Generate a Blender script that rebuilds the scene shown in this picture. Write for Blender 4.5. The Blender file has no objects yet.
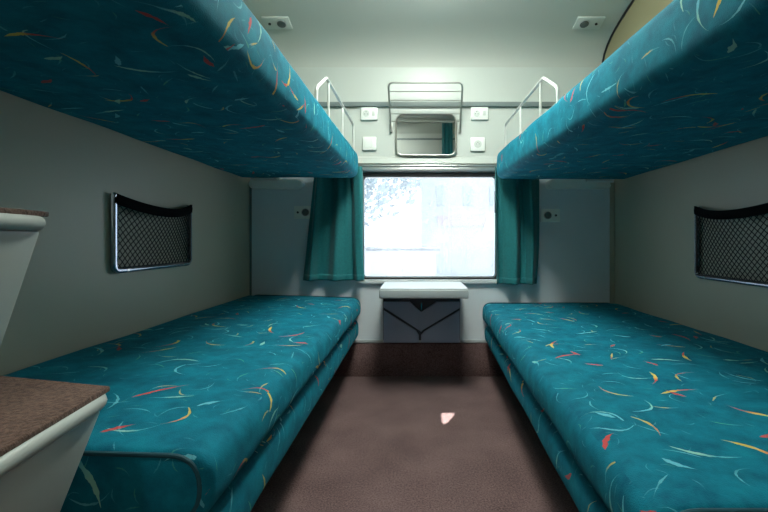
import bpy, bmesh, math, random
from mathutils import Vector, Matrix, noise

random.seed(7)
PI = math.pi
sc = bpy.context.scene
COL = sc.collection

# ---------------------------------------------------------------- constants of the compartment
F = 429.0            # focal length in pixels of a 768 wide picture
VPX, VPY = 416.0, 240.0
EYE = 0.824          # eye height
YB = 2.60            # inner face of the window wall
XL, XR = -1.006, 1.20
YR = -0.60           # wall behind the camera


def wx(px):          # x on the window wall
    return (px - VPX) * YB / F


def wz(py):          # z on the window wall
    return EYE - (py - VPY) * YB / F


# ---------------------------------------------------------------- materials
def new_mat(name):
    m = bpy.data.materials.new(name)
    m.use_nodes = True
    nt = m.node_tree
    nt.nodes.clear()
    out = nt.nodes.new('ShaderNodeOutputMaterial')
    return m, nt, out


def N(nt, typ, **kw):
    n = nt.nodes.new(typ)
    for k, v in kw.items():
        if k == 'inp':
            for i, val in v.items():
                n.inputs[i].default_value = val
        else:
            setattr(n, k, v)
    return n


def math_n(nt, op, a, b=None):
    n = nt.nodes.new('ShaderNodeMath')
    n.operation = op
    for i, v in enumerate((a, b)):
        if v is None:
            continue
        if isinstance(v, (int, float)):
            n.inputs[i].default_value = v
        else:
            nt.links.new(v, n.inputs[i])
    return n.outputs[0]


def principled(nt, out, color, rough=.5, metal=0., spec=.5):
    b = nt.nodes.new('ShaderNodeBsdfPrincipled')
    b.inputs['Base Color'].default_value = (*color, 1)
    b.inputs['Roughness'].default_value = rough
    b.inputs['Metallic'].default_value = metal
    b.inputs['Specular IOR Level'].default_value = spec
    nt.links.new(b.outputs[0], out.inputs['Surface'])
    return b


def plain(name, color, rough=.5, metal=0., spec=.5, var=.06, scale=6., bump=0., bscale=200.):
    """a painted / moulded / metal surface with faint mottling and grain"""
    m, nt, out = new_mat(name)
    b = principled(nt, out, color, rough, metal, spec)
    tc = N(nt, 'ShaderNodeTexCoord')
    nz = N(nt, 'ShaderNodeTexNoise', inp={'Scale': scale, 'Detail': 4.})
    nt.links.new(tc.outputs['Object'], nz.inputs['Vector'])
    mix = N(nt, 'ShaderNodeMix', data_type='RGBA')
    nt.links.new(nz.outputs['Fac'], mix.inputs['Factor'])
    mix.inputs['A'].default_value = (*[c * (1 - var) for c in color], 1)
    mix.inputs['B'].default_value = (*[min(1, c * (1 + var)) for c in color], 1)
    nt.links.new(mix.outputs['Result'], b.inputs['Base Color'])
    if bump:
        n2 = N(nt, 'ShaderNodeTexNoise', inp={'Scale': bscale, 'Detail': 3.})
        nt.links.new(tc.outputs['Object'], n2.inputs['Vector'])
        bp = N(nt, 'ShaderNodeBump', inp={'Strength': bump, 'Distance': .002})
        nt.links.new(n2.outputs['Fac'], bp.inputs['Height'])
        nt.links.new(bp.outputs[0], b.inputs['Normal'])
    return m


def stroke_layer(nt, vec, scale, offset, L, K, width, prob, cols_a, cols_b):
    """brush strokes, one per voronoi cell: returns (mask, colour)"""
    mp = N(nt, 'ShaderNodeMapping')
    mp.inputs['Scale'].default_value = (scale, scale, 1)
    mp.inputs['Location'].default_value = (offset[0], offset[1], 0)
    nt.links.new(vec, mp.inputs['Vector'])
    vo = N(nt, 'ShaderNodeTexVoronoi', voronoi_dimensions='2D', feature='F1',
           inp={'Scale': 1., 'Randomness': .75})
    nt.links.new(mp.outputs[0], vo.inputs['Vector'])
    sub = N(nt, 'ShaderNodeVectorMath', operation='SUBTRACT')
    nt.links.new(mp.outputs[0], sub.inputs[0])
    nt.links.new(vo.outputs['Position'], sub.inputs[1])
    sep = N(nt, 'ShaderNodeSeparateColor')
    nt.links.new(vo.outputs['Color'], sep.inputs[0])
    rot = N(nt, 'ShaderNodeVectorRotate', rotation_type='Z_AXIS')
    nt.links.new(sub.outputs[0], rot.inputs['Vector'])
    nt.links.new(math_n(nt, 'MULTIPLY', sep.outputs[0], 2 * PI), rot.inputs['Angle'])
    sx = N(nt, 'ShaderNodeSeparateXYZ')
    nt.links.new(rot.outputs[0], sx.inputs[0])
    u, v = sx.outputs[0], sx.outputs[1]
    kk = math_n(nt, 'MULTIPLY', math_n(nt, 'SUBTRACT', sep.outputs[1], .5), K)
    v2 = math_n(nt, 'SUBTRACT', v, math_n(nt, 'MULTIPLY', kk, math_n(nt, 'MULTIPLY', u, u)))
    t = math_n(nt, 'DIVIDE', u, L)
    w = math_n(nt, 'SUBTRACT', 1., math_n(nt, 'MULTIPLY', t, t))
    # thicker at one end, like a loaded brush
    w = math_n(nt, 'MULTIPLY', w, math_n(nt, 'MAXIMUM', 0., math_n(nt, 'ADD', .75, math_n(nt, 'MULTIPLY', t, .6))))
    w = math_n(nt, 'MULTIPLY', w, width * 1.25)
    nz = N(nt, 'ShaderNodeTexNoise', noise_dimensions='2D', inp={'Scale': 9., 'Detail': 2.})
    nt.links.new(mp.outputs[0], nz.inputs['Vector'])
    w = math_n(nt, 'MULTIPLY', w, math_n(nt, 'MULTIPLY', nz.outputs['Fac'], 2.))
    m = math_n(nt, 'LESS_THAN', math_n(nt, 'ABSOLUTE', v2), w)
    m = math_n(nt, 'MULTIPLY', m, math_n(nt, 'LESS_THAN', sep.outputs[2], prob))
    idx = math_n(nt, 'DIVIDE', sep.outputs[2], prob)

    def ramp(cols):
        r = N(nt, 'ShaderNodeValToRGB')
        r.color_ramp.interpolation = 'CONSTANT'
        el = r.color_ramp.elements
        for i, c in enumerate(cols):
            e = el[i] if i < 2 else el.new(i / len(cols))
            e.position = i / len(cols)
            e.color = (*c, 1)
        nt.links.new(idx, r.inputs[0])
        return r.outputs[0]
    mix = N(nt, 'ShaderNodeMix', data_type='RGBA')
    f = N(nt, 'ShaderNodeMapRange', inp={'From Min': -.25, 'From Max': .25})
    nt.links.new(t, f.inputs['Value'])
    nt.links.new(f.outputs[0], mix.inputs['Factor'])
    nt.links.new(ramp(cols_b), mix.inputs['A'])
    nt.links.new(ramp(cols_a), mix.inputs['B'])
    return m, mix.outputs['Result']


def fabric(name='teal_berth_fabric'):
    m, nt, out = new_mat(name)
    b = principled(nt, out, (.01, .2, .27), .8, 0, .12)
    b.inputs['Sheen Weight'].default_value = .10
    b.inputs['Sheen Roughness'].default_value = .45
    b.inputs['Sheen Tint'].default_value = (.06, .72, .92, 1)
    uv = N(nt, 'ShaderNodeUVMap')
    vec = uv.outputs[0]
    n1 = N(nt, 'ShaderNodeTexNoise', noise_dimensions='2D', inp={'Scale': 14., 'Detail': 5., 'Roughness': .65})
    nt.links.new(vec, n1.inputs['Vector'])
    r = N(nt, 'ShaderNodeValToRGB')
    r.color_ramp.elements[0].position = .3
    r.color_ramp.elements[0].color = (.003, .104, .166, 1)
    r.color_ramp.elements[1].position = .72
    r.color_ramp.elements[1].color = (.005, .200, .280, 1)
    nt.links.new(n1.outputs['Fac'], r.inputs[0])
    cur = r.outputs[0]
    pale, cyan, aqua = (.30, .62, .50), (.16, .55, .66), (.10, .42, .50)
    yel, red, orange, green = (.72, .52, .08), (.62, .05, .03), (.75, .22, .04), (.12, .45, .25)
    layers = [
        (26., (3.1, 7.7), .38, 3., .030, .40, [aqua, cyan, aqua, green], [aqua, aqua, cyan, aqua], .30),
        (12., (11.3, 2.9), .44, 4., .022, .58, [cyan, aqua, green, yel, cyan], [aqua, cyan, aqua, aqua, aqua], .60),
        (8.5, (5.7, 19.1), .42, 4.5, .024, .42, [yel, cyan, pale, yel, cyan], [red, cyan, aqua, orange, pale], .80),
        (6.0, (1.7, 4.3), .36, 4., .026, .34, [yel, pale, red, yel, cyan], [red, aqua, red, red, pale], .90),
        (8., (21.7, 14.3), .22, 2., .044, .26, [red, pale, red, cyan], [red, pale, red, cyan], .80),
    ]
    for scale, off, L, K, w, prob, ca, cb, alpha in layers:
        mk, col = stroke_layer(nt, vec, scale, off, L, K, w, prob, ca, cb)
        mix = N(nt, 'ShaderNodeMix', data_type='RGBA')
        nt.links.new(math_n(nt, 'MULTIPLY', mk, alpha), mix.inputs['Factor'])
        nt.links.new(cur, mix.inputs['A'])
        nt.links.new(col, mix.inputs['B'])
        cur = mix.outputs['Result']
    nt.links.new(cur, b.inputs['Base Color'])
    n2 = N(nt, 'ShaderNodeTexNoise', noise_dimensions='2D', inp={'Scale': 420., 'Detail': 2.})
    nt.links.new(vec, n2.inputs['Vector'])
    bp = N(nt, 'ShaderNodeBump', inp={'Strength': .35, 'Distance': .002})
    nt.links.new(n2.outputs['Fac'], bp.inputs['Height'])
    nt.links.new(bp.outputs[0], b.inputs['Normal'])
    return m


def carpet(name, dark, light):
    m, nt, out = new_mat(name)
    b = principled(nt, out, light, .95, 0, .1)
    b.inputs['Sheen Weight'].default_value = .15
    tc = N(nt, 'ShaderNodeTexCoord')
    n1 = N(nt, 'ShaderNodeTexNoise', inp={'Scale': 170., 'Detail': 4., 'Roughness': .7})
    n2 = N(nt, 'ShaderNodeTexNoise', inp={'Scale': 5., 'Detail': 3.})
    for n in (n1, n2):
        nt.links.new(tc.outputs['Object'], n.inputs['Vector'])
    s = math_n(nt, 'ADD', math_n(nt, 'MULTIPLY', n1.outputs['Fac'], .8), math_n(nt, 'MULTIPLY', n2.outputs['Fac'], .25))
    r = N(nt, 'ShaderNodeValToRGB')
    r.color_ramp.elements[0].position = .34
    r.color_ramp.elements[0].color = (*dark, 1)
    r.color_ramp.elements[1].position = .70
    r.color_ramp.elements[1].color = (*light, 1)
    nt.links.new(s, r.inputs[0])
    nt.links.new(r.outputs[0], b.inputs['Base Color'])
    bp = N(nt, 'ShaderNodeBump', inp={'Strength': .8, 'Distance': .004})
    nt.links.new(n1.outputs['Fac'], bp.inputs['Height'])
    nt.links.new(bp.outputs[0], b.inputs['Normal'])
    return m


def curtain_mat():
    m, nt, out = new_mat('green_curtain_cloth')
    tc = N(nt, 'ShaderNodeTexCoord')
    nz = N(nt, 'ShaderNodeTexNoise', inp={'Scale': 90., 'Detail': 3.})
    nt.links.new(tc.outputs['Object'], nz.inputs['Vector'])
    r = N(nt, 'ShaderNodeValToRGB')
    r.color_ramp.elements[0].color = (.003, .125, .138, 1)
    r.color_ramp.elements[1].color = (.006, .225, .245, 1)
    nt.links.new(nz.outputs['Fac'], r.inputs[0])
    d = N(nt, 'ShaderNodeBsdfPrincipled', inp={'Roughness': .75})
    d.inputs['Sheen Weight'].default_value = .2
    t = N(nt, 'ShaderNodeBsdfTranslucent')
    nt.links.new(r.outputs[0], d.inputs['Base Color'])
    nt.links.new(r.outputs[0], t.inputs['Color'])
    mx = N(nt, 'ShaderNodeMixShader', inp={0: .12})
    nt.links.new(d.outputs[0], mx.inputs[1])
    nt.links.new(t.outputs[0], mx.inputs[2])
    nt.links.new(mx.outputs[0], out.inputs['Surface'])
    return m


def glass_mat():
    """window glass with a film of dust and water marks"""
    m, nt, out = new_mat('dusty_window_glass')
    tc = N(nt, 'ShaderNodeTexCoord')
    n1 = N(nt, 'ShaderNodeTexNoise', inp={'Scale': 5., 'Detail': 6., 'Roughness': .7, 'Distortion': .6})
    n2 = N(nt, 'ShaderNodeTexNoise', inp={'Scale': 70., 'Detail': 3.})
    for n in (n1, n2):
        nt.links.new(tc.outputs['Object'], n.inputs['Vector'])
    f = math_n(nt, 'MULTIPLY', n1.outputs['Fac'], n2.outputs['Fac'])
    mr = N(nt, 'ShaderNodeMapRange', inp={'From Min': .15, 'From Max': .45, 'To Min': .08, 'To Max': .30})
    nt.links.new(f, mr.inputs['Value'])
    tr = N(nt, 'ShaderNodeBsdfTransparent', inp={'Color': (.93, .96, .97, 1)})
    tl = N(nt, 'ShaderNodeBsdfTranslucent', inp={'Color': (.9, .92, .95, 1)})
    gl = N(nt, 'ShaderNodeBsdfGlossy', inp={'Roughness': .03})
    mx = N(nt, 'ShaderNodeMixShader')
    nt.links.new(mr.outputs[0], mx.inputs[0])
    nt.links.new(tr.outputs[0], mx.inputs[1])
    nt.links.new(tl.outputs[0], mx.inputs[2])
    m2 = N(nt, 'ShaderNodeMixShader', inp={0: .04})
    nt.links.new(mx.outputs[0], m2.inputs[1])
    nt.links.new(gl.outputs[0], m2.inputs[2])
    nt.links.new(m2.outputs[0], out.inputs['Surface'])
    return m


def emit_mat(name, color, strength):
    m, nt, out = new_mat(name)
    e = N(nt, 'ShaderNodeEmission', inp={'Color': (*color, 1), 'Strength': strength})
    nt.links.new(e.outputs[0], out.inputs['Surface'])
    return m


M = dict(
    fabric=fabric(),
    carpet=carpet('brown_carpet', (.045, .021, .021), (.270, .170, .168)),
    tread=carpet('brown_step_carpet', (.040, .019, .014), (.200, .120, .095)),
    laminate=plain('grey_wall_laminate', (.44, .415, .325), .42, var=.04, scale=3., bump=.12, bscale=90.),
    backwall=plain('pale_window_wall', (.53, .57, .54), .42, var=.03, scale=4.),
    lowwall=plain('pale_blue_grey_window_wall', (.70, .75, .80), .42, var=.03, scale=4.),
    rearwall=plain('rear_wall_laminate', (.60, .62, .58), .5, var=.04),
    roof=plain('white_roof_panel', (.55, .57, .53), .5, var=.03, scale=2.),
    tan=plain('tan_wall_panel', (.25, .23, .13), .5, var=.04),
    strip=plain('dark_grey_strip', (.17, .21, .21), .45),
    gasket=plain('black_rubber', (.010, .010, .013), .5),
    silver=plain('brushed_aluminium', (.62, .63, .63), .33, .9, var=.05),
    chrome=plain('polished_steel', (.70, .72, .74), .16, 1., var=.02),
    frame=plain('steel_pocket_frame', (.42, .47, .56), .22, 1., var=.03),
    wire=plain('dull_steel_wire', (.40, .41, .38), .35, .8, var=.05),
    railpaint=plain('pale_painted_rail', (.70, .72, .70), .3, .3),
    white=plain('white_plastic', (.84, .87, .84), .35, var=.02),
    plate=plain('grey_plastic_plate', (.62, .66, .63), .4, var=.02),
    black=plain('black_plastic', (.012, .013, .014), .4),
    lampglass=plain('dark_lamp_head', (.10, .12, .12), .25, .3),
    table=plain('white_table_laminate', (.70, .72, .73), .35, var=.02),
    tableedge=plain('grey_table_edge', (.42, .46, .48), .4, var=.02),
    bracket=plain('blue_grey_painted_metal', (.34, .42, .58), .45, var=.05),
    bracketdark=plain('dark_blue_grey_metal', (.04, .05, .07), .5),
    net=plain('black_net_cord', (.006, .006, .007), .6),
    elastic=plain('black_elastic', (.004, .004, .005), .9, spec=.08, bump=.4, bscale=500.),
    step=plain('pale_grey_step_moulding', (.42, .45, .43), .4, var=.03),
    plinth=plain('dark_brown_plinth', (.030, .020, .018), .7),
    piping_band=plain('dark_teal_piping_band', (.003, .060, .085), .7),
    curtain=curtain_mat(),
    glass=glass_mat(),
    mirror=plain('mirror_silver', (.86, .90, .89), .02, 1., var=0.),
    ground=plain('pale_concrete', (.15, .15, .16), .9, var=.08),
    house=plain('white_render', (.47, .46, .47), .9, var=.05),
    housepink=plain('pink_band_paint', (.48, .37, .46), .9),
    housewin=plain('pale_shutter', (.36, .38, .43), .7),
    leaf=plain('leaf_green', (.36, .43, .47), .8, var=.15, scale=3.),
    bark=plain('grey_bark', (.30, .27, .25), .9),
    shell=plain('sun_blocker_paint', (.45, .46, .48), .5),
    fill_diffuser=emit_mat('fill_lamp_emission', (.95, 1.0, .93), 120.),
    lamp=emit_mat('fluorescent_diffuser', (.93, 1.0, .90), 47.0),
)


# ---------------------------------------------------------------- mesh helpers
def finish(bm, name, mat, parent=None, smooth=True, angle=.6):
    bmesh.ops.recalc_face_normals(bm, faces=bm.faces)
    me = bpy.data.meshes.new(name)
    bm.to_mesh(me)
    bm.free()
    for m in (mat if isinstance(mat, (list, tuple)) else [mat]):
        me.materials.append(m)
    if smooth:
        for p in me.polygons:
            p.use_smooth = True
        try:
            me.set_sharp_from_angle(angle=angle)
        except Exception:
            pass
    o = bpy.data.objects.new(name, me)
    COL.objects.link(o)
    if parent:
        o.parent = parent
        o.matrix_parent_inverse = Matrix.Translation(parent.location).inverted() if parent.type == 'EMPTY' else Matrix()
    return o


def thing(name, label, cat, loc=(0, 0, 0), group=None):
    o = bpy.data.objects.new(name, None)
    o.empty_display_size = .05
    COL.objects.link(o)
    o.location = loc
    o['label'] = label
    o['category'] = cat
    if group:
        o['group'] = group
    return o


def tag(o, label, cat, group=None):
    o['label'] = label
    o['category'] = cat
    if group:
        o['group'] = group
    return o


def struct(o, label=None, cat=None):
    o['kind'] = 'structure'
    if label:
        o['label'] = label
    if cat:
        o['category'] = cat
    return o


def box(bm, x0, x1, y0, y1, z0, z1, bev=0., seg=2):
    mat = Matrix.Translation(((x0 + x1) / 2, (y0 + y1) / 2, (z0 + z1) / 2)) @ Matrix.Diagonal((abs(x1 - x0), abs(y1 - y0), abs(z1 - z0), 1))
    g = bmesh.ops.create_cube(bm, size=1, matrix=mat)
    if bev:
        ed = set()
        for v in g['verts']:
            ed.update(v.link_edges)
        bmesh.ops.bevel(bm, geom=list(ed), offset=bev, segments=seg, profile=.5, affect='EDGES')


def boxo(name, mat, dims, parent=None, bev=0.):
    bm = bmesh.new()
    box(bm, *dims, bev=bev)
    return finish(bm, name, mat, parent)


def tube(bm, pts, r, n=10, closed=False, r2=None):
    """sweep a circle (or ellipse) along pts"""
    pts = [Vector(p) for p in pts]
    cnt = len(pts)
    rings = []
    prev = None
    for i, p in enumerate(pts):
        if closed:
            a, b = pts[i - 1], pts[(i + 1) % cnt]
        else:
            a, b = pts[max(i - 1, 0)], pts[min(i + 1, cnt - 1)]
        t = (b - a).normalized()
        if prev is None:
            up = Vector((0, 0, 1)) if abs(t.z) < .9 else Vector((1, 0, 0))
            s = t.cross(up).normalized()
        else:
            s = (prev - t * prev.dot(t)).normalized()
        prev = s
        q = s.cross(t).normalized()
        rings.append([bm.verts.new(p + s * (r * math.cos(2 * PI * k / n)) + q * ((r2 or r) * math.sin(2 * PI * k / n))) for k in range(n)])
    m = cnt if closed else cnt - 1
    for i in range(m):
        A, B = rings[i], rings[(i + 1) % cnt]
        off = 0
        if closed and i == m - 1:      # align the seam
            best = min(range(n), key=lambda o: (A[0].co - B[o].co).length)
            off = best
        for k in range(n):
            bm.faces.new((A[k], A[(k + 1) % n], B[(k + 1 + off) % n], B[(k + off) % n]))
    if not closed:
        bm.faces.new(rings[0][::-1])
        bm.faces.new(rings[-1])


def fillet(pts, r, seg=5, closed=False):
    """round the corners of a 3D polyline"""
    pts = [Vector(p) for p in pts]
    out = []
    n = len(pts)
    for i, p in enumerate(pts):
        if not closed and i in (0, n - 1):
            out.append(p)
            continue
        a, b = pts[i - 1], pts[(i + 1) % n]
        da, db = (a - p), (b - p)
        rr = min(r, da.length * .49, db.length * .49)
        s, e = p + da.normalized() * rr, p + db.normalized() * rr
        for k in range(seg + 1):
            t = k / seg
            out.append(s * (1 - t) ** 2 + p * (2 * t * (1 - t)) + e * t ** 2)
    return out


def prism(bm, poly, axis, a, b):
    """extrude a 2D polygon along an axis: axis 'x' poly=(y,z), 'y' poly=(x,z), 'z' poly=(x,y)"""
    def P(u, v, w):
        return {'x': (w, u, v), 'y': (u, w, v), 'z': (u, v, w)}[axis]
    A = [bm.verts.new(P(u, v, a)) for u, v in poly]
    B = [bm.verts.new(P(u, v, b)) for u, v in poly]
    n = len(poly)
    bm.faces.new(A[::-1])
    bm.faces.new(B)
    for i in range(n):
        bm.faces.new((A[i], A[(i + 1) % n], B[(i + 1) % n], B[i]))


def disc(bm, c, r, depth, axis='y', n=24, bev=0.):
    rot = {'y': Matrix.Rotation(PI / 2, 4, 'X'), 'x': Matrix.Rotation(PI / 2, 4, 'Y'), 'z': Matrix()}[axis]
    g = bmesh.ops.create_cone(bm, cap_ends=True, segments=n, radius1=r, radius2=r, depth=depth, matrix=Matrix.Translation(c) @ rot)
    if bev:
        ed = [e for e in {e for v in g['verts'] for e in v.link_edges} if any(len(f.verts) > 4 for f in e.link_faces)]
        bmesh.ops.bevel(bm, geom=ed, offset=bev, segments=2, profile=.5, affect='EDGES')


def lin(a, b, n):
    return [a + (b - a) * i / (n - 1) for i in range(n)]


def dense(a, b, r, n):
    """coordinates from a to b, finer inside the rounding radius at both ends"""
    k = 5
    lo = [a + r * (1 - math.cos(PI / 2 * i / k)) for i in range(k)]
    hi = [b - r * (1 - math.cos(PI / 2 * i / k)) for i in range(k)][::-1]
    return lo + lin(a + r, b - r, n) + hi


def cushion(name, mat, x0, x1, y0, y1, z0, z1, r, parent, crown=.006, wob=.003, seed=0., front=1, flare=0., ry=None, nx=16, ny=46, tilt=0.):
    """upholstered slab with rounded edges, a slight crown, soft waviness, and a UV unrolled in metres.
    front=+1 the aisle side is x1, -1 it is x0; flare shifts the aisle edge of the near end."""
    rx = rz = r
    ry = ry or r
    xs, ys, zs = dense(x0, x1, rx, nx), dense(y0, y1, ry, ny), dense(z0, z1, rz, 4)
    bm = bmesh.new()
    uvl = bm.loops.layers.uv.new('UVMap')
    vid = {}
    src = {}

    def V(i, j, k):
        key = (i, j, k)
        if key in vid:
            return vid[key]
        p = Vector((xs[i], ys[j], zs[k]))
        rl, rh = (.008, rx) if front > 0 else (rx, .008)
        c = Vector((min(max(p.x, x0 + rl), x1 - rh), min(max(p.y, y0 + ry), y1 - ry), min(max(p.z, z0 + rz), z1 - rz)))
        d = p - c
        rs = rl if d.x < 0 else rh
        q = Vector((d.x / rs, d.y / ry, d.z / rz))
        if q.length > 1e-9:
            # project onto the rounded corner
            m_ = max(abs(q.x), abs(q.y), abs(q.z))
            qn = q.normalized() * m_
            p = c + Vector((qn.x * rs, qn.y * ry, qn.z * rz))
        u = (p.x - x0) / (x1 - x0)
        w = (p.y - y0) / (y1 - y0)
        h = (p.z - z0) / (z1 - z0)
        cr = crown * (4 * u * (1 - u)) ** .5 * (4 * w * (1 - w) + .0) ** .3 if 0 < u < 1 and 0 < w < 1 else 0
        nv = noise.noise(Vector((p.x * 5 + seed, p.y * 4, p.z * 6 + seed)))
        p2 = Vector(p)
        p2.z += (cr + wob * nv) * (h * 2 - 1)
        side = (u if front > 0 else 1 - u)
        p2.z += tilt * (1 - side) * h
        if side > .5:
            s2 = (side - .5) * 2
            p2.x += front * (flare * (1 - w) + (wob * .8 * nv + .006 * math.sin(PI * h)) * s2 ** 6)
        p2.x = min(max(p2.x, x0 - .2), x1 + .2)
        v = bm.verts.new(p2)
        vid[key] = v
        src[v] = p.copy()
        return v
    nI, nJ, nK = len(xs) - 1, len(ys) - 1, len(zs) - 1

    def quad(a, b, c, d, kind):
        f = bm.faces.new((a, b, c, d))
        for lp in f.loops:
            p = src[lp.vert]
            if kind == 'top':
                uv_ = (p.y, p.x * front)
            elif kind == 'bot':
                uv_ = (p.y, -p.x * front + 3.3)
            elif kind == 'side':
                uv_ = (p.y, (x1 if front > 0 else -x0) + (z1 - p.z))
            elif kind == 'wall':
                uv_ = (p.y, 7 + p.z)
            else:
                uv_ = (y0 - (z1 - p.z), p.x * front)
            lp[uvl].uv = (uv_[0] + seed, uv_[1] + seed * .7)
    for i in range(nI):
        for j in range(nJ):
            quad(V(i, j, nK), V(i + 1, j, nK), V(i + 1, j + 1, nK), V(i, j + 1, nK), 'top')
            quad(V(i, j, 0), V(i, j + 1, 0), V(i + 1, j + 1, 0), V(i + 1, j, 0), 'bot')
    for j in range(nJ):
        for k in range(nK):
            quad(V(0, j, k), V(0, j, k + 1), V(0, j + 1, k + 1), V(0, j + 1, k), 'side' if front < 0 else 'wall')
            quad(V(nI, j, k), V(nI, j + 1, k), V(nI, j + 1, k + 1), V(nI, j, k + 1), 'side' if front > 0 else 'wall')
    for i in range(nI):
        for k in range(nK):
            quad(V(i, 0, k), V(i + 1, 0, k), V(i + 1, 0, k + 1), V(i, 0, k + 1), 'end')
            quad(V(i, nJ, k), V(i, nJ, k + 1), V(i + 1, nJ, k + 1), V(i + 1, nJ, k), 'end')
    return finish(bm, name, mat, parent, smooth=True, angle=1.2)


# ---------------------------------------------------------------- the room shell
ROOF = [(2.603, 1.850), (2.600, 1.870), (2.590, 1.905), (2.568, 1.942), (2.530, 1.976), (2.480, 2.004), (2.420, 2.026),
        (2.350, 2.045), (2.280, 2.061), (2.200, 2.078),
        (2.00, 2.120), (1.80, 2.160), (1.60, 2.198), (1.40, 2.228), (1.20, 2.245), (1.00, 2.250), (YR - .1, 2.250)]


def roof_z(y):
    for (ya, za), (yb, zb) in zip(ROOF, ROOF[1:]):
        if yb <= y <= ya:
            t = (ya - y) / (ya - yb)
            return za + (zb - za) * t
    return 2.25


def build_shell():
    struct(boxo('floor', M['carpet'], (XL - .1, XR + .1, YR - .1, YB + .1, -.06, 0)))
    struct(boxo('wall_left', M['laminate'], (XL - .08, XL, YR - .1, YB + .12, -.06, 2.4)))
    struct(boxo('wall_right', M['laminate'], (XR, XR + .08, YR - .1, YB + .12, -.06, 2.4)))
    struct(boxo('wall_front', M['rearwall'], (XL - .08, XR + .08, YR - .1, YR, -.06, 2.4)))
    # roof: a vault that curves down into the window wall
    bm = bmesh.new()
    n = len(ROOF)
    top = [(y, z + .06) for y, z in ROOF]
    poly = ROOF + [(YR - .1, 2.40), (2.72, 2.40), (2.72, 1.88)]
    prism(bm, poly, 'x', XL - .08, XR + .08)
    struct(finish(bm, 'ceiling', M['roof'], angle=.5))
    # window wall with its opening (four slabs of one mesh)
    X0, X1, Z0, Z1 = wx(361), wx(498), wz(279.5), wz(174)
    bm = bmesh.new()
    a, b = YB, YB + .10
    zl = wz(157)
    for d in ((XL, XR, a, b, zl, 1.90), (XL, X0, a, b, Z1, zl), (X1, XR, a, b, Z1, zl), (X0, X1, a, b, Z1, zl)):
        box(bm, *d)
    struct(finish(bm, 'wall_back', M['backwall'], smooth=False))
    bm = bmesh.new()
    for d in ((XL, X0, a, b, -.06, Z1), (X1, XR, a, b, -.06, Z1), (X0, X1, a, b, -.06, Z0)):
        box(bm, *d)
    struct(finish(bm, 'wall_window', M['lowwall'], smooth=False))

    # window: gasket, pane, sill, head rail
    win = bpy.data.objects.new('window_1', None)
    COL.objects.link(win)
    win.location = ((X0 + X1) / 2, YB, Z0)
    struct(win)

    def ring(bm, x0, x1, z0, z1, w, y0, y1, r):
        def rr(x0, x1, z0, z1, r, n=6):
            out = []
            for cx, cz, s in ((x1 - r, z1 - r, 0), (x0 + r, z1 - r, 1), (x0 + r, z0 + r, 2), (x1 - r, z0 + r, 3)):
                for k in range(n + 1):
                    t = PI / 2 * (s + k / n)
                    out.append((cx + r * math.cos(t), cz + r * math.sin(t)))
            return out
        O, I = rr(x0, x1, z0, z1, r), rr(x0 + w, x1 - w, z0 + w, z1 - w, max(r - w, .004))
        vs = [[bm.verts.new((x, y, z)) for x, z in P] for P, y in ((O, y0), (I, y0), (I, y1), (O, y1))]
        m = len(O)
        for q in range(4):
            A, B = vs[q], vs[(q + 1) % 4]
            for k in range(m):
                bm.faces.new((A[k], A[(k + 1) % m], B[(k + 1) % m], B[k]))
    bm = bmesh.new()
    ring(bm, X0 - .004, X1 + .004, Z0 - .004, Z1 + .004, .014, YB - .008, YB + .05, .03)
    finish(bm, 'window_frame', M['gasket'], win)
    bm = bmesh.new()
    ring(bm, X0 + .008, X1 - .008, Z0 + .008, Z1 - .008, .010, YB + .012, YB + .05, .03)
    finish(bm, 'inner_frame', M['silver'], win)
    boxo('pane', M['glass'], (X0 + .004, X1 - .004, YB + .030, YB + .034, Z0 + .004, Z1 - .004), win)
    boxo('window_sill', M['table'], (X0 - .03, X1 + .03, YB - .022, YB + .002, wz(283.5), wz(279.3)), win, bev=.004)
    # horizontal opening handle at the bottom right of the pane
    boxo('catch', M['gasket'], (X1 - .022, X1 - .008, YB - .018, YB + .004, wz(213), wz(191)), win, bev=.004)
    bm = bmesh.new()
    box(bm, wx(333), wx(526), YB - .030, YB - .001, wz(172), wz(168.3), bev=.003)
    box(bm, wx(333), wx(526), YB - .018, YB - .001, wz(167), wz(165.3), bev=.003)
    finish(bm, 'curtain_rail', M['silver'], win)
    boxo('shutter_slot', M['gasket'], (X0 - .01, X1 + .01, YB - .006, YB + .002, wz(176.2), wz(173)), win)

    # dark strip, upper ledge and base strips on the window wall
    struct(boxo('trim_1', M['strip'], (XL + .002, XR - .002, YB - .020, YB - .0005, wz(107.4), wz(102.6)), bev=.004))
    bm = bmesh.new()
    prism(bm, [(YB - .0005, wz(165)), (YB - .016, wz(163.8)), (YB - .010, wz(158)), (YB - .0005, wz(156.5))], 'x', XL + .002, XR - .002)
    struct(finish(bm, 'trim_2', M['backwall']))
    # carpet turned up on the base of the window wall, with its metal edging
    struct(boxo('baseboard_back', M['carpet'], (XL + .002, XR - .002, YB - .016, YB - .0005, .0005, .203), bev=.004))
    for k, (a, b) in enumerate(((XL + .002, -.200), (.268, XR - .002))):
        struct(boxo('trim_%d' % (3 + k), M['tableedge'], (a, b, YB - .020, YB - .0005, .2035, .222), bev=.003))
    # corner posts
    bm = bmesh.new()
    box(bm, XL + .0005, XL + .012, YB - .012, YB - .0005, .223, 1.17, bev=.003)
    struct(finish(bm, 'trim_5', M['strip']))
    bm = bmesh.new()
    box(bm, XR - .028, XR - .0005, YB - .014, YB - .0005, .223, 1.17, bev=.003)
    struct(finish(bm, 'trim_6', M['laminate']))
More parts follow.
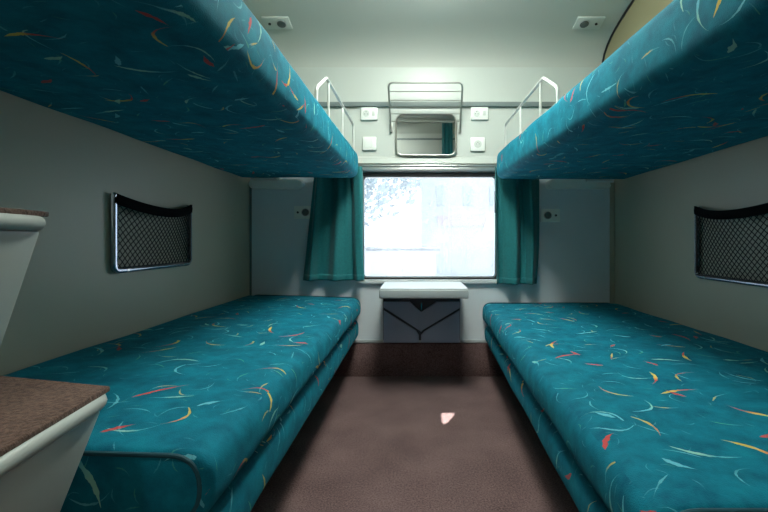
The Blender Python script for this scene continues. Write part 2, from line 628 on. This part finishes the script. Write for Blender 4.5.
    # tan lining panels above the upper berths, following the roof, edged in dark rubber
    for k, (xa, xb, xe) in enumerate(((XL + .0005, XL + .070, XL + .070), (XR - .070, XR - .0005, XR - .070))):
        bm = bmesh.new()
        poly = [(y - .003 if y > 2.58 else y, z - .004) for y, z in ROOF if y > YR]
        poly = [(YB - .004, 1.36), (YB - .004, 1.85)] + poly[1:] + [(YR + .002, 2.244), (YR + .002, 1.36)]
        prism(bm, poly, 'x', xa, xb)
        struct(finish(bm, 'trim_%d' % (7 + k), M['tan'], smooth=False))
        bm = bmesh.new()
        pts = [(xe + (.004 if k == 0 else -.004), y - .006, z - .007) for y, z in ROOF if y > .3]
        tube(bm, [(pts[0][0], YB - .01, 1.66)] + pts, .0065, 6)
        struct(finish(bm, 'trim_%d' % (9 + k), M['gasket']))
    # dark cornice on the wall behind the camera
    struct(boxo('trim_11', M['strip'], (XL + .075, XR - .075, YR + .0005, YR + .02, 2.165, 2.185), bev=.003))
    # added unseen blocker outside the window, keeps direct sun off the pane
    bm = bmesh.new()
    yo = YB + .102
    z_h = wz(174) + .06
    # blocker plates leave one slot, shaped to let the sun patch through
    hx, hy = HOLE
    hw, hl = .032, .062
    xa, xb, ya, yb = wx(361) - .30, wx(498) + .30, yo, yo + .50
    for d in ((xa, hx - hw, ya, yb), (hx + hw, xb, ya, yb), (hx - hw, hx + hw, ya, hy - hl), (hx - hw, hx + hw, hy + hl, yb)):
        box(bm, d[0], d[1], d[2], d[3], z_h, z_h + .012)
    o = finish(bm, 'sun_blocker', M['shell'], smooth=False)
    struct(o)


SPOT = Vector((.150, 1.985, 0.))
SUN_EL, SUN_AZ = math.radians(51.7), math.radians(25)       # azimuth from +Y towards +X
SUND = Vector((math.sin(SUN_AZ) * math.cos(SUN_EL), math.cos(SUN_AZ) * math.cos(SUN_EL), math.sin(SUN_EL)))
_t = (wz(174) + .066) / SUND.z
HOLE = (SPOT.x + SUND.x * _t, SPOT.y + SUND.y * _t)
build_shell()


# ---------------------------------------------------------------- berths
def lower_berth(side):
    left = side < 0
    wall = XL if left else XR
    s = 1 if left else -1                     # direction from the wall to the aisle
    y0, y1 = (.690, 2.568) if left else (.600, 2.568)
    if left:
        edge, zt, zg, zb, fl = -.336, .478, .358, .236, .000
        lab = 'lower berth upholstered in teal patterned fabric beside the two carpeted steps'
    else:
        edge, zt, zg, zb, fl = .402, .446, .322, .210, .068
        lab = 'lower berth in teal patterned fabric on the side away from the carpeted steps'
    tilt = .019 if left else 0.
    t = thing('lower_berth', lab, 'berth', (wall, (y0 + y1) / 2, 0))
    x0, x1 = sorted((wall + s * .004, edge))
    m = cushion('mattress', M['fabric'], x0, x1, y0, y1, zg + .006, zt, .036, t, crown=.004, wob=.004,
                seed=1.3 if left else 8.9, front=s, flare=fl, ry=.020, tilt=tilt)
    # piping round both end panels: piped seam near, thicker dark band at far end
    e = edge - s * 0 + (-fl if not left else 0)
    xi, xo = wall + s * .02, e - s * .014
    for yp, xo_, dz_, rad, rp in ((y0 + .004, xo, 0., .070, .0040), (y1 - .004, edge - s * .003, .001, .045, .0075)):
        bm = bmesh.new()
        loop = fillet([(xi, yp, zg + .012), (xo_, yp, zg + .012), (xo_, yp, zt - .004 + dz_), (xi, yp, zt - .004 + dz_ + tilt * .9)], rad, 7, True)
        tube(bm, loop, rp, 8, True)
        finish(bm, 'piping_band', M['piping_band'], m)
    # seat below, set back a little
    x0, x1 = sorted((wall + s * .004, edge - s * .012))
    cushion('seat_cushion', M['fabric'], x0, x1, y0 + .02, y1, zb, zg - .004, .030, t, crown=.002, wob=.003,
            seed=4.1 if left else 12.2, front=s, flare=fl, ry=.020)
    bm = bmesh.new()
    x0, x1 = sorted((wall + s * .004, edge - s * .045))
    box(bm, x0, x1, y0 + .05, y1 - .02, zb - .022, zb - .001, bev=.004)
    finish(bm, 'seat_board', M['plinth'], t)
    x0, x1 = sorted((wall + s * .004, wall + s * .16))
    boxo('base', M['plinth'], (x0, x1, y0 + .10, y1 - .04, .001, zb - .0225), t, bev=.006)
    # steel legs set back under the board
    for yy in (y0 + .22, y1 - .35):
        bm = bmesh.new()
        xa = edge - s * .30
        box(bm, xa - .018, xa + .018, yy - .018, yy + .018, .001, zb - .0225, bev=.004)
        finish(bm, 'leg', M['plinth'], t)
    return t


def upper_berth(side):
    left = side < 0
    wall = XL if left else XR
    s = 1 if left else -1
    y0, y1 = .58, 2.490
    edge = -.338 if left else .467
    near = -.360 if left else .545
    fl = s * (near - edge)
    zb, zt = (1.183 if left else 1.174), 1.338
    lab = ('teal patterned upper berth overhanging the left curtain and the carpeted steps' if left else
           'teal patterned upper berth above the right curtain, tan wall panel over it')
    t = thing('upper_berth', lab, 'berth', (wall, (y0 + y1) / 2, zb))
    x0, x1 = sorted((wall + s * .003, edge))
    cushion('mattress', M['fabric'], x0, x1, y0, y1, zb, zt, .036, t, crown=.004, wob=.004,
            seed=2.9 if left else 5.6, front=s, ry=.035, flare=fl)
    # guard rail on the aisle edge
    xr = -.362 if left else .515
    rail = bpy.data.objects.new('guard_rail', None)
    COL.objects.link(rail)
    rail.parent = t
    rail.matrix_parent_inverse = Matrix.Translation(t.location).inverted()
    rail.location = (xr, 2.1, zt)
    bm = bmesh.new()
    path = fillet([(xr, 1.555, zt - .025), (xr, 1.56, zt + .040), (xr, 1.735, 1.480), (xr, 2.470, 1.490), (xr, 2.480, zt - .06)], .022, 4)
    tube(bm, path, .0066, 10)
    o = finish(bm, 'rail_tube', M['railpaint'], None)
    o.parent = rail
    o.matrix_parent_inverse = Matrix.Translation(rail.location).inverted()
    for yy in (1.775, 2.110):
        bm = bmesh.new()
        tube(bm, [(xr, yy, zt - .06), (xr, yy, 1.482)], .0054, 8)
        o = finish(bm, 'post', M['railpaint'], None)
        o.parent = rail
        o.matrix_parent_inverse = Matrix.Translation(rail.location).inverted()
    # flat metal foot plate along the edge
    bm = bmesh.new()
    box(bm, xr - s * .012, xr - s * .034, 1.53, 2.49, zt - .006, zt + .006, bev=.002)
    o = finish(bm, 'foot_plate', M['strip'], None)
    o.parent = rail
    o.matrix_parent_inverse = Matrix.Translation(rail.location).inverted()
    # pale rounded bearer on the window wall that carries the foot end
    xa, xb = (wx(253), wx(306)) if left else (wx(545), wx(606))
    bm = bmesh.new()
    prof = fillet([(xa, 0, wz(189.5)), (xb - (.03 if left else 0), 0, wz(189.5)), (xb, 0, wz(184.5)), (xb - .02, 0, 1.182), (xa, 0, 1.182)], .022, 4, True)
    prism(bm, [(p.x, p.z) for p in prof], 'y', YB - .070, YB - .001)
    bmesh.ops.bevel(bm, geom=[e for e in bm.edges if abs(e.verts[0].co.y - (YB - .07)) < 1e-5 and abs(e.verts[1].co.y - (YB - .07)) < 1e-5],
                    offset=.010, segments=3, profile=.5, affect='EDGES')
    finish(bm, 'bearer', M['white'], t)
    # hinge by the wall
    bm = bmesh.new()
    a, b = sorted((wall + s * .055, wall + s * .20))
    box(bm, a, b, y1 - .02, YB - .072, zb - .006, zb - .0005, bev=.001)
    box(bm, a, b, YB - .072, YB - .060, zb - .004, zb + .012, bev=.002)
    finish(bm, 'hinge', M['silver'], t)
    return t


def reparent_fix():
    pass


for sd in (-1, 1):
    lower_berth(sd)
for sd in (-1, 1):
    upper_berth(sd)


# ---------------------------------------------------------------- steps
def footstep(zt, xo, y_back, y_front, drop, taper, label, tread):
    """wedge shaped step on the left wall: tapered moulding, carpet tread, rounded lip"""
    t = thing('footstep', label, 'step', (XL, (y_back + y_front) / 2, zt - drop), None)
    # footprint (slightly skewed) at the top and at the bottom
    sk = .17
    top = [(XL + .002, y_back + .14), (xo, y_back), (xo + sk * .20, y_front), (XL + .002, y_front - .05)]
    bot = [(XL + .002, y_back + .012), (xo - taper, y_back - .012), (xo + sk * .20 - taper, y_front + .03), (XL + .002, y_front - .02)]

    def loft(bm, A, za, B, zb_):
        va = [bm.verts.new((x, y, za)) for x, y in A]
        vb = [bm.verts.new((x, y, zb_)) for x, y in B]
        bm.faces.new(va)
        bm.faces.new(vb[::-1])
        for i in range(4):
            bm.faces.new((va[i], va[(i + 1) % 4], vb[(i + 1) % 4], vb[i]))
    bm = bmesh.new()
    loft(bm, bot, zt - drop, top, zt - .022)
    bmesh.ops.bevel(bm, geom=list(bm.edges), offset=.010, segments=3, profile=.5, affect='EDGES')
    finish(bm, 'step_body', M['step'], t)
    bm = bmesh.new()
    pts = fillet([(top[0][0] + .010, top[0][1] - .004, zt - .0145), (top[1][0], top[1][1], zt - .0145), (top[2][0], top[2][1], zt - .0145), (top[3][0] + .010, top[3][1], zt - .0145)], .03, 5)
    tube(bm, pts, .0105, 12)
    finish(bm, 'lip', M['step'], t)
    bm = bmesh.new()
    ins = [(XL + .004, top[0][1] - .002), (xo + .004, y_back + .004), (xo + sk * .20 + .004, y_front - .004), (XL + .004, top[3][1] - .002)]
    loft(bm, ins, zt - .0055, ins, zt + .002)
    bmesh.ops.bevel(bm, geom=list(bm.edges), offset=.002, segments=2, profile=.5, affect='EDGES')
    finish(bm, 'tread', M['tread'], t)
    return t


footstep(.614, -.440, .608, .36, .21, .068, 'lower pale grey wedge step with its brown carpet tread showing, at the berth end', True)
footstep(.862, -.520, .600, .36, .235, .062, 'upper pale grey wedge step at eye level, its carpet tread seen only edge-on', True)


# ---------------------------------------------------------------- net pockets
def net_pocket(wall, s, ya, yb, z0, z1, label):
    """ya<yb; a chromed frame on the wall, an elastic band and a bulging diamond net"""
    t = thing('net_pocket', label, 'net pocket', (wall, (ya + yb) / 2, z0))
    X = wall + s * .010
    # frame: U of flat bar with rounded lower corners, closed by a thin bar at the top
    bm = bmesh.new()
    pts = fillet([(X, ya, z1 - .004), (X, ya, z0), (X, yb, z0), (X, yb, z1 - .004)], .022, 5)
    tube(bm, pts, .0105, 10)
    finish(bm, 'frame', M['frame'], t)
    for yy, zz in ((ya, z1 - .012), (yb, z1 - .012), (ya + .06, z0), (yb - .06, z0)):
        bm = bmesh.new()
        disc(bm, (wall + s * .0195, yy, zz), .006, .004, 'x', 12)
        finish(bm, 'screw', M['chrome'], t)

    def sag(u):
        return .034 * 4 * u * (1 - u)

    def surf(u, v):
        """u along y, v upward"""
        zt = z1 - sag(u) - .028
        b = .034 * math.sin(PI * min(max(u, 0), 1)) * (.25 + .75 * v)
        return Vector((wall + s * (.016 + b), ya + .006 + (yb - ya - .012) * u, z0 + .006 + (zt - z0 - .006) * v))
    # band
    bm = bmesh.new()
    n = 24
    rows = []
    for k in range(n + 1):
        u = k / n
        zt = z1 - sag(u)
        b = .034 * math.sin(PI * u)
        x = wall + s * (.016 + b)
        y = ya - .006 + (yb - ya + .012) * u
        rows.append([bm.verts.new((x + s * dx, y, zz)) for dx, zz in ((-.004, zt - .034), (.004, zt - .034), (.0055, zt - .017), (.004, zt), (-.004, zt))])
    for k in range(n):
        for q in range(5):
            bm.faces.new((rows[k][q], rows[k][(q + 1) % 5], rows[k + 1][(q + 1) % 5], rows[k + 1][q]))
    bm.faces.new(rows[0])
    bm.faces.new(rows[-1][::-1])
    finish(bm, 'elastic_band', M['elastic'], t)
    # diamond net: two families of cords
    bm = bmesh.new()
    W, H = yb - ya, z1 - z0
    step = .0235
    slope = 1.25
    nlines = int((W + H / slope) / step) + 2
    for fam in (1, -1):
        for i in range(-2, nlines + 2):
            seg = []
            m = 14
            for k in range(m + 1):
                v = k / m
                y = (i * step - v * H / slope) if fam > 0 else (i * step - (1 - v) * H / slope)
                u = y / W
                if -.001 <= u <= 1.001:
                    p = surf(u, v)
                    seg.append(p)
            if len(seg) > 1:
                tube(bm, seg, .0019, 4)
    # selvedge cord round three sides
    tube(bm, [surf(0, k / 10) for k in range(10, -1, -1)] + [surf(k / 12, 0) for k in range(1, 13)] + [surf(1, k / 10) for k in range(1, 11)], .0045, 6)
    finish(bm, 'net', M['net'], t, smooth=False)
    return t


net_pocket(XL, 1, 1.412, 1.885, .722, .980, 'black net pocket in a steel frame on the wall above the carpeted-step berth')
net_pocket(XR, -1, 1.330, 1.815, .672, .968, 'black net pocket on the wall, cut by the photo edge, bright glint on its frame')


# ---------------------------------------------------------------- folding table
def folding_table():
    t = thing('folding_table', 'white-topped folding table with blue-grey bracket under the window', 'table', ((-.19 + .27) / 2, YB, .2))
    bm = bmesh.new()
    box(bm, -.190, .271, 2.200, YB - .023, .523, .568, bev=.006, seg=3)
    finish(bm, 'table_edge', M['tableedge'], t)
    bm = bmesh.new()
    pts = [(-.186, 2.206), (.267, 2.206), (.267, YB - .024), (-.186, YB - .024)]
    prism(bm, [(p.x, p.y) for p in fillet([(x, y, 0) for x, y in pts], .018, 4, True)], 'z', .5685, .574)
    finish(bm, 'tabletop', M['table'], t)
    # bracket panel on the wall
    yb = YB - .0205
    boxo('back_panel', M['bracketdark'], (wx(383.5), wx(459.5), yb - .006, YB + .0003, .2225, .5225), t)

    def leaf(name, poly, y0, y1, mat):
        bm = bmesh.new()
        pp = [(wx(x), wz(y)) for x, y in poly]
        prism(bm, pp, 'y', y0, y1)
        bmesh.ops.bevel(bm, geom=[e for e in bm.edges if abs(e.verts[0].co.y - e.verts[1].co.y) < 1e-6 and e.verts[0].co.y < y0 + 1e-5],
                        offset=.003, segments=2, profile=.5, affect='EDGES')
        return finish(bm, name, mat, t)
    y0, y1 = yb - .018, yb - .0065
    leaf('bracket_leaf', [(384, 309.5), (384, 341.3), (418.8, 341.3), (418.8, 334), (416, 329.5)], y0, y1, M['bracket'])
    leaf('bracket_leaf', [(459, 309.5), (459, 341.3), (421, 341.3), (421, 334), (424.5, 330)], y0, y1, M['bracket'])
    leaf('bracket_arm', [(384, 301), (410, 301), (421, 311.5), (436, 301), (459, 301), (459, 307), (424, 327.2), (421, 330.5), (416.5, 326.5), (384, 306.5)], y0 - .004, y1, M['bracket'])
    # catch in the middle of the arm
    bm = bmesh.new()
    tube(bm, [(wx(421.5), yb - .012, wz(309)), (wx(421.5), yb - .012, wz(302))], .004, 8)
    finish(bm, 'catch', M['chrome'], t)
    return t


folding_table()


# ---------------------------------------------------------------- curtains
def curtain(name, label, x0t, x1t, x0b, x1b, y, zt, zb, folds, amp, seed, side, parent_hem=True, thick=.0022):
    t = thing(name, label, 'curtain', ((x0b + x1b) / 2, y, zb))
    rnd = random.Random(seed)
    ph = [rnd.uniform(0, 2 * PI) for _ in range(4)]

    def S(u, v):            # u across, v from bottom (0) to top (1)
        a0 = x0b + (x0t - x0b) * v
        a1 = x1b + (x1t - x1b) * v
        # hem flares, a soft waist two thirds of the way up
        uu = u + .035 * math.sin(2 * PI * u * 1.5 + ph[0] + v * 1.2)
        x = a0 + (a1 - a0) * min(max(uu, 0), 1)
        a = amp * (.75 + .45 * (1 - v)) * (.6 + .8 * noise.noise(Vector((u * 2 + seed, v * .8, 0))) + .3)
        yy = y + a * math.sin(2 * PI * folds * (u + .08 * math.sin(3 * v + ph[1]) * u * (1 - u)) + ph[2])
        yy += .25 * amp * math.sin(2 * PI * folds * 2.3 * u + ph[3] + 2 * v)
        x += .006 * math.sin(5 * v + ph[3]) * (1 if side > 0 else -1) * u
        z = zb + (zt - zb) * v
        return Vector((x, min(yy, y + amp), z))

    def sheet(v0, v1, off, nm, mt, nu=64, nv=26, par=t):
        bm = bmesh.new()
        g = [[None] * (nu + 1) for _ in range(nv + 1)]
        for j in range(nv + 1):
            for i in range(nu + 1):
                p = S(i / nu, v0 + (v1 - v0) * j / nv)
                p.y -= off
                g[j][i] = bm.verts.new(p)
        for j in range(nv):
            for i in range(nu):
                bm.faces.new((g[j][i], g[j][i + 1], g[j + 1][i + 1], g[j + 1][i]))
        o = finish(bm, nm, mt, par, angle=2.)
        md = o.modifiers.new('thickness', 'SOLIDIFY')
        md.thickness = thick
        md.offset = 0
        return o
    c = sheet(0, 1, 0, 'cloth', M['curtain'])
    sheet(.0, .055, .0026, 'hem', M['curtain'], nv=3, par=c)
    return t


curtain('window_curtain', 'teal green curtain left of the window, drawn wide and flaring at its hem', wx(316.5), wx(364), wx(303), wx(369),
        YB - .066, wz(168.8), wz(279.5), 2.6, .030, 3, 1)
curtain('window_curtain', 'narrower teal green curtain right of the window, hanging straight', wx(493), wx(537.5), wx(494), wx(535),
        YB - .066, wz(168.8), wz(283), 2.2, .030, 11, -1)
# the compartment's own curtain, behind the camera, seen in the small mirror
curtain('doorway_curtain', 'teal curtain strip reflected in the small wall mirror', .312, .455, .300, .465,
        -.05, 2.246, .06, 3.0, .020, 21, -1)


# ---------------------------------------------------------------- mirror and wire rack
def mirror():
    x0, x1, z0, z1 = wx(396.5), wx(455.5), wz(156), wz(115.5)
    t = thing('wall_mirror', 'small mirror with rounded chrome frame below the wire rack', 'mirror', ((x0 + x1) / 2, YB, z0))
    loop = fillet([(x0, YB - .022, z0), (x1, YB - .022, z0), (x1, YB - .022, z1), (x0, YB - .022, z1)], .045, 7, True)
    bm = bmesh.new()
    tube(bm, loop, .0058, 8, True)
    finish(bm, 'mirror_frame', M['wire'], t)
    bm = bmesh.new()
    prism(bm, [(p.x, p.z) for p in loop], 'y', YB - .024, YB - .0205)
    finish(bm, 'mirror_glass', M['mirror'], t, smooth=False)
    return t


def wire_rack():
    t = thing('wire_rack', 'folding steel wire rack on the wall above the small mirror', 'rack', (wx(425), YB, wz(131)))
    yn, zn = 2.455, EYE + 157.5 * 2.455 / F
    hw = 37.3 * 2.455 / F
    xc = (425.5 - VPX) * 2.455 / F
    A = Vector((wx(391.2), YB - .013, wz(131)))
    B = Vector((wx(459.6), YB - .013, wz(131)))
    C = Vector((xc + hw, yn, zn))
    D = Vector((xc - hw, yn, zn))
    bm = bmesh.new()
    tube(bm, fillet([A, D, C, B], .03, 6), .0058, 10)
    finish(bm, 'rack_frame', M['wire'], t)
    for f in (.82, .64, .50, .36, .20):
        bm = bmesh.new()
        tube(bm, [A.lerp(D, f), B.lerp(C, f)], .0026, 6)
        finish(bm, 'cross_wire', M['wire'], t)
    for P in (A, B):
        bm = bmesh.new()
        box(bm, P.x - .008, P.x + .008, YB - .022, YB - .0005, P.z - .012, P.z + .045, bev=.002)
        finish(bm, 'wall_bracket', M['wire'], t)
    return t


mirror()
wire_rack()


# ---------------------------------------------------------------- switches, sockets and reading lights
def wall_plate(x0, x1, z0, z1, kind, label, name, cat):
    t = thing(name, label, cat, ((x0 + x1) / 2, YB, z0))
    bm = bmesh.new()
    box(bm, x0, x1, YB - .016, YB + .0003, z0, z1, bev=.003)
    finish(bm, 'plate', M['white'], t)
    cx, cz = (x0 + x1) / 2, (z0 + z1) / 2
    if kind == 'rocker':
        bm = bmesh.new()
        prism(bm, [(YB - .0165, cz - .024), (YB - .0195, cz - .024), (YB - .0235, cz + .024), (YB - .0165, cz + .024)], 'x', cx - .022, cx + .022)
        finish(bm, 'rocker', M['white'], t)
    elif kind == 'round':
        bm = bmesh.new()
        disc(bm, (cx, YB - .0175, cz), .023, .0025, 'y', 24)
        finish(bm, 'socket', M['plate'], t)
        for dx, dz in ((-.008, 0), (.008, 0), (0, .009)):
            bm = bmesh.new()
            disc(bm, (cx + dx, YB - .0192, cz + dz), .0026, .0012, 'y', 10)
            finish(bm, 'pin_hole', M['strip'], t)
    else:       # socket plate: a round outlet and a switch
        bm = bmesh.new()
        disc(bm, (cx - .018, YB - .0175, cz), .020, .0025, 'y', 24)
        finish(bm, 'socket', M['plate'], t)
        for dx, dz in ((-.026, -.004), (-.010, -.004), (-.018, .009)):
            bm = bmesh.new()
            disc(bm, (cx + dx, YB - .0192, cz + dz), .0028, .0012, 'y', 10)
            finish(bm, 'pin_hole', M['strip'], t)
        bm = bmesh.new()
        box(bm, cx + .018, cx + .036, YB - .021, YB - .0162, cz - .014, cz + .014, bev=.002)
        finish(bm, 'switch', M['plate'], t)
    return t


wall_plate(wx(361.2), wx(377.6), wz(120.5), wz(108), 'outlet', 'wide white socket plate left of the wire rack, just under the dark strip', 'power_socket', 'socket')
wall_plate(wx(470.8), wx(487.8), wz(120.3), wz(107.8), 'outlet', 'wide white socket plate right of the wire rack, just under the dark strip', 'power_socket', 'socket')
wall_plate(wx(362.8), wx(376.4), wz(150.5), wz(137.3), 'rocker', 'square white switch plate left of the mirror with plain rocker', 'light_switch', 'switch')
wall_plate(wx(470.3), wx(484.5), wz(151.5), wz(137.8), 'round', 'square white socket plate right of the mirror with round face', 'power_socket', 'socket')


def reading_light(loc, ydir, updir, w, h, flip, label, mat='plate'):
    """plate with a round lamp head and a black push button; built flat, then laid on its surface"""
    t = thing('reading_light', label, 'reading light', loc)
    Xv = Vector((1, 0, 0))
    n = Vector(ydir).normalized()         # out of the surface
    up = Vector(updir).normalized()
    mt = Matrix((Xv, up, n)).transposed().to_4x4()
    mt.translation = Vector(loc)
    s = -1 if flip else 1

    def add(nm, mat, fn):
        bm = bmesh.new()
        fn(bm)
        bm.transform(mt)
        return finish(bm, nm, mat, t)
    add('plate', M[mat], lambda b: box(b, -w / 2, w / 2, -h / 2, h / 2, -.0008, .009, bev=.003))
    add('lamp_rim', M['silver'], lambda b: disc(b, (s * w * .17, 0, .0105), h * .33, .003, 'z', 28))
    add('lamp_head', M['lampglass'], lambda b: disc(b, (s * w * .17, 0, .014), h * .27, .005, 'z', 28, bev=.0015))
    add('push_button', M['black'], lambda b: disc(b, (-s * w * .27, 0, .0115), h * .085, .005, 'z', 16))
    return t


reading_light((wx(303), YB - .0005, wz(212.5)), (0, -1, 0), (0, 0, 1), .105, .078, False, 'reading light plate half hidden by the left curtain', 'white')
reading_light((wx(550.3), YB - .0005, wz(215.5)), (0, -1, 0), (0, 0, 1), .112, .078, True, 'reading light plate in full view on the grey wall beside the right curtain', 'white')
yy = 2.385
dz = (roof_z(yy - .05) - roof_z(yy + .05)) / .1     # rise per metre towards the camera
nrm = Vector((0, -dz, -1)).normalized()
upv = Vector((0, -1, dz)).normalized()
zc = min(roof_z(yy), (roof_z(yy - .045) + roof_z(yy + .045)) / 2) - .001
reading_light((-.772, yy, zc), nrm, upv, .150, .088, False, 'reading light plate on the ceiling above the left guard rail')
reading_light((.960, yy, zc), nrm, upv, .150, .088, True, 'reading light plate on the ceiling next to the tan panel')


# ---------------------------------------------------------------- ceiling lamp
def ceiling_lamp():
    t = thing('ceiling_lamp', 'long fluorescent ceiling lamp over the aisle with white diffuser', 'lamp', (.085, 1.62, 2.17))
    boxo('housing', M['white'], (-.19, .36, 1.20, 2.04, 2.108, 2.124), t, bev=.004)
    boxo('stem', M['white'], (.02, .15, 1.4, 1.84, 2.1245, 2.150), t, bev=.004)
    boxo('diffuser', M['lamp'], (-.08, .25, 1.32, 1.92, 2.040, 2.1075), t, bev=.010)


ceiling_lamp()
t = thing('fill_lamp', 'small round fill lamp added behind the camera to brighten the mirror reflection', 'lamp', (-.36, -.28, 2.20))  # added fill lamp, brightens the rear wall and ceiling reflected in the mirror
bm = bmesh.new()
disc(bm, (-.36, -.28, 2.238), .075, .022, 'z', 28, bev=.004)
finish(bm, 'base', M['white'], t)
bm = bmesh.new()
disc(bm, (-.36, -.28, 2.205), .065, .042, 'z', 28, bev=.012)
finish(bm, 'diffuser', M['fill_diffuser'], t)
bm = bmesh.new()
prism(bm, [(-.36 + .105 * math.cos(a), -.28 + .105 * math.sin(a)) for a in lin(-.15, PI + .15, 19)]
      + [(-.36 + .098 * math.cos(a), -.28 + .098 * math.sin(a)) for a in lin(PI + .15, -.15, 19)], 'z', 2.150, 2.249)
finish(bm, 'shade', M['white'], t)  # added screen, keeps the fill lamp off the berths


# ---------------------------------------------------------------- outside the window
def outside():
    struct(boxo('ground', M['ground'], (-40, 40, 3.6, 80, -.95, -.9)), 'pale concrete ground outside the window', 'ground')
    # white building to the right with shutters and a pink band
    b = thing('building', 'pale building with a pink band seen through the window on the right', 'building', (3.2, 17, -.9))
    boxo('wall', M['house'], (.2, 9.0, 16, 20, -.9, 6.5), b)
    boxo('band', M['housepink'], (.8, 9.0, 15.94, 15.995, 1.35, 1.75), b)
    for x in (.75, 1.75, 2.75, 3.75):
        for z in (2.1, 4.3):
            w = boxo('window', M['housewin'], (x, x + .34, 15.95, 15.995, z, z + .75), b, bev=.01)
    # low white shed to the left
    s = thing('shed', 'low pale shed seen through the window at lower left', 'building', (-1.3, 11, -.9))
    boxo('wall', M['house'], (-1.9, .5, 11, 13, -.9, .55), s)
    boxo('roof', M['ground'], (-2.0, .6, 10.9, 13.1, .551, .62), s)
    boxo('door', M['housewin'], (-1.15, -.75, 10.95, 10.995, -.9, .25), s)
    boxo('window', M['housewin'], (-.35, .1, 10.95, 10.995, -.2, .25), s)
    # long low wall
    w = boxo('boundary_wall', M['house'], (-8, 9, 8.6, 8.75, -.9, -.15))
    tag(w, 'long low pale wall seen through the window at the bottom', 'wall')
    # tree to the left
    t = thing('tree', 'hazy leafy tree seen through the window at upper left', 'tree', (-2.1, 14.5, -.9))
    bm = bmesh.new()
    rnd = random.Random(5)
    for k in range(2600):
        a, c = rnd.uniform(0, 2 * PI), rnd.uniform(-1, 1)
        r = rnd.random() ** .45
        d = Vector((math.cos(a) * math.sqrt(1 - c * c), math.sin(a) * math.sqrt(1 - c * c), c))
        p = Vector((-1.9, 14.5, 3.9)) + Vector((d.x * 2.5, d.y * 1.8, d.z * 2.6)) * r
        nrm_ = Vector((rnd.gauss(0, 1), rnd.gauss(0, 1), rnd.gauss(0, 1))).normalized()
        q = nrm_.orthogonal().normalized()
        s2 = nrm_.cross(q)
        l = rnd.uniform(.10, .19)
        vs = [bm.verts.new(p + v) for v in (q * l, s2 * l * .5, -q * l, -s2 * l * .5)]
        bm.faces.new(vs)
    finish(bm, 'foliage', M['leaf'], t, smooth=False)
    bm = bmesh.new()
    tube(bm, [(-2.1, 14.5, -.9), (-2.05, 14.5, .8), (-1.95, 14.55, 2.4), (-1.8, 14.5, 4.2)], .14, 10)
    for e in ((-3.2, 14.2, 4.3), (-.8, 14.8, 4.4), (-2.2, 15.3, 5.0)):
        tube(bm, [(-1.98, 14.54, 2.0), ((e[0] - 1.98) / 2, (e[1] + 14.54) / 2, 2.9), e], .05, 8)
    finish(bm, 'trunk', M['bark'], t)


outside()

# ---------------------------------------------------------------- light
w = bpy.data.worlds.new('sky')
sc.world = w
w.use_nodes = True
nt = w.node_tree
nt.nodes.clear()
wo = N(nt, 'ShaderNodeOutputWorld')
bg = N(nt, 'ShaderNodeBackground', inp={'Color': (.74, .89, 1.0, 1), 'Strength': 3.7})
nt.links.new(bg.outputs[0], wo.inputs['Surface'])

sl = bpy.data.lights.new('sun', 'SUN')
sl.energy = 50.
sl.angle = math.radians(.53)
sl.color = (1., .95, .88)
so = bpy.data.objects.new('sun', sl)
COL.objects.link(so)
so.rotation_euler = SUND.to_track_quat('Z', 'Y').to_euler()
so.location = (0, 8, 10)

pl = bpy.data.lights.new('window_portal', 'AREA')
pl.shape = 'RECTANGLE'
pl.size, pl.size_y = wx(498) - wx(361) + .02, wz(174) - wz(279.5) + .02
pl.cycles.is_portal = True
po = bpy.data.objects.new('window_portal', pl)
COL.objects.link(po)
po.location = ((wx(361) + wx(498)) / 2, YB + .085, (wz(174) + wz(279.5)) / 2)
po.rotation_euler = (-PI / 2, 0, 0)       # faces -Y, into the room

# ---------------------------------------------------------------- camera
cam = bpy.data.cameras.new('camera')
cam.sensor_fit = 'HORIZONTAL'
cam.sensor_width = 36.
cam.lens = F / 768 * 36.
cam.shift_x = -(VPX - 384) / 768
cam.shift_y = -(256 - VPY) / 768
cam.clip_start = .02
co = bpy.data.objects.new('camera', cam)
COL.objects.link(co)
co.location = (0, 0, EYE)
co.rotation_euler = (PI / 2, 0, 0)
sc.camera = co

# ---------------------------------------------------------------- colour management and sampling comfort
vs = sc.view_settings
vs.view_transform = 'Standard'
vs.look = 'None'
vs.gamma = 1
vs.exposure = 0.
vs.use_curve_mapping = False
cy = sc.cycles
cy.max_bounces = 10
cy.diffuse_bounces = 6
cy.transparent_max_bounces = 12
cy.sample_clamp_indirect = 4.
try:
    cy.use_denoising = True
    cy.denoiser = 'OPENIMAGEDENOISE'
except Exception:
    pass
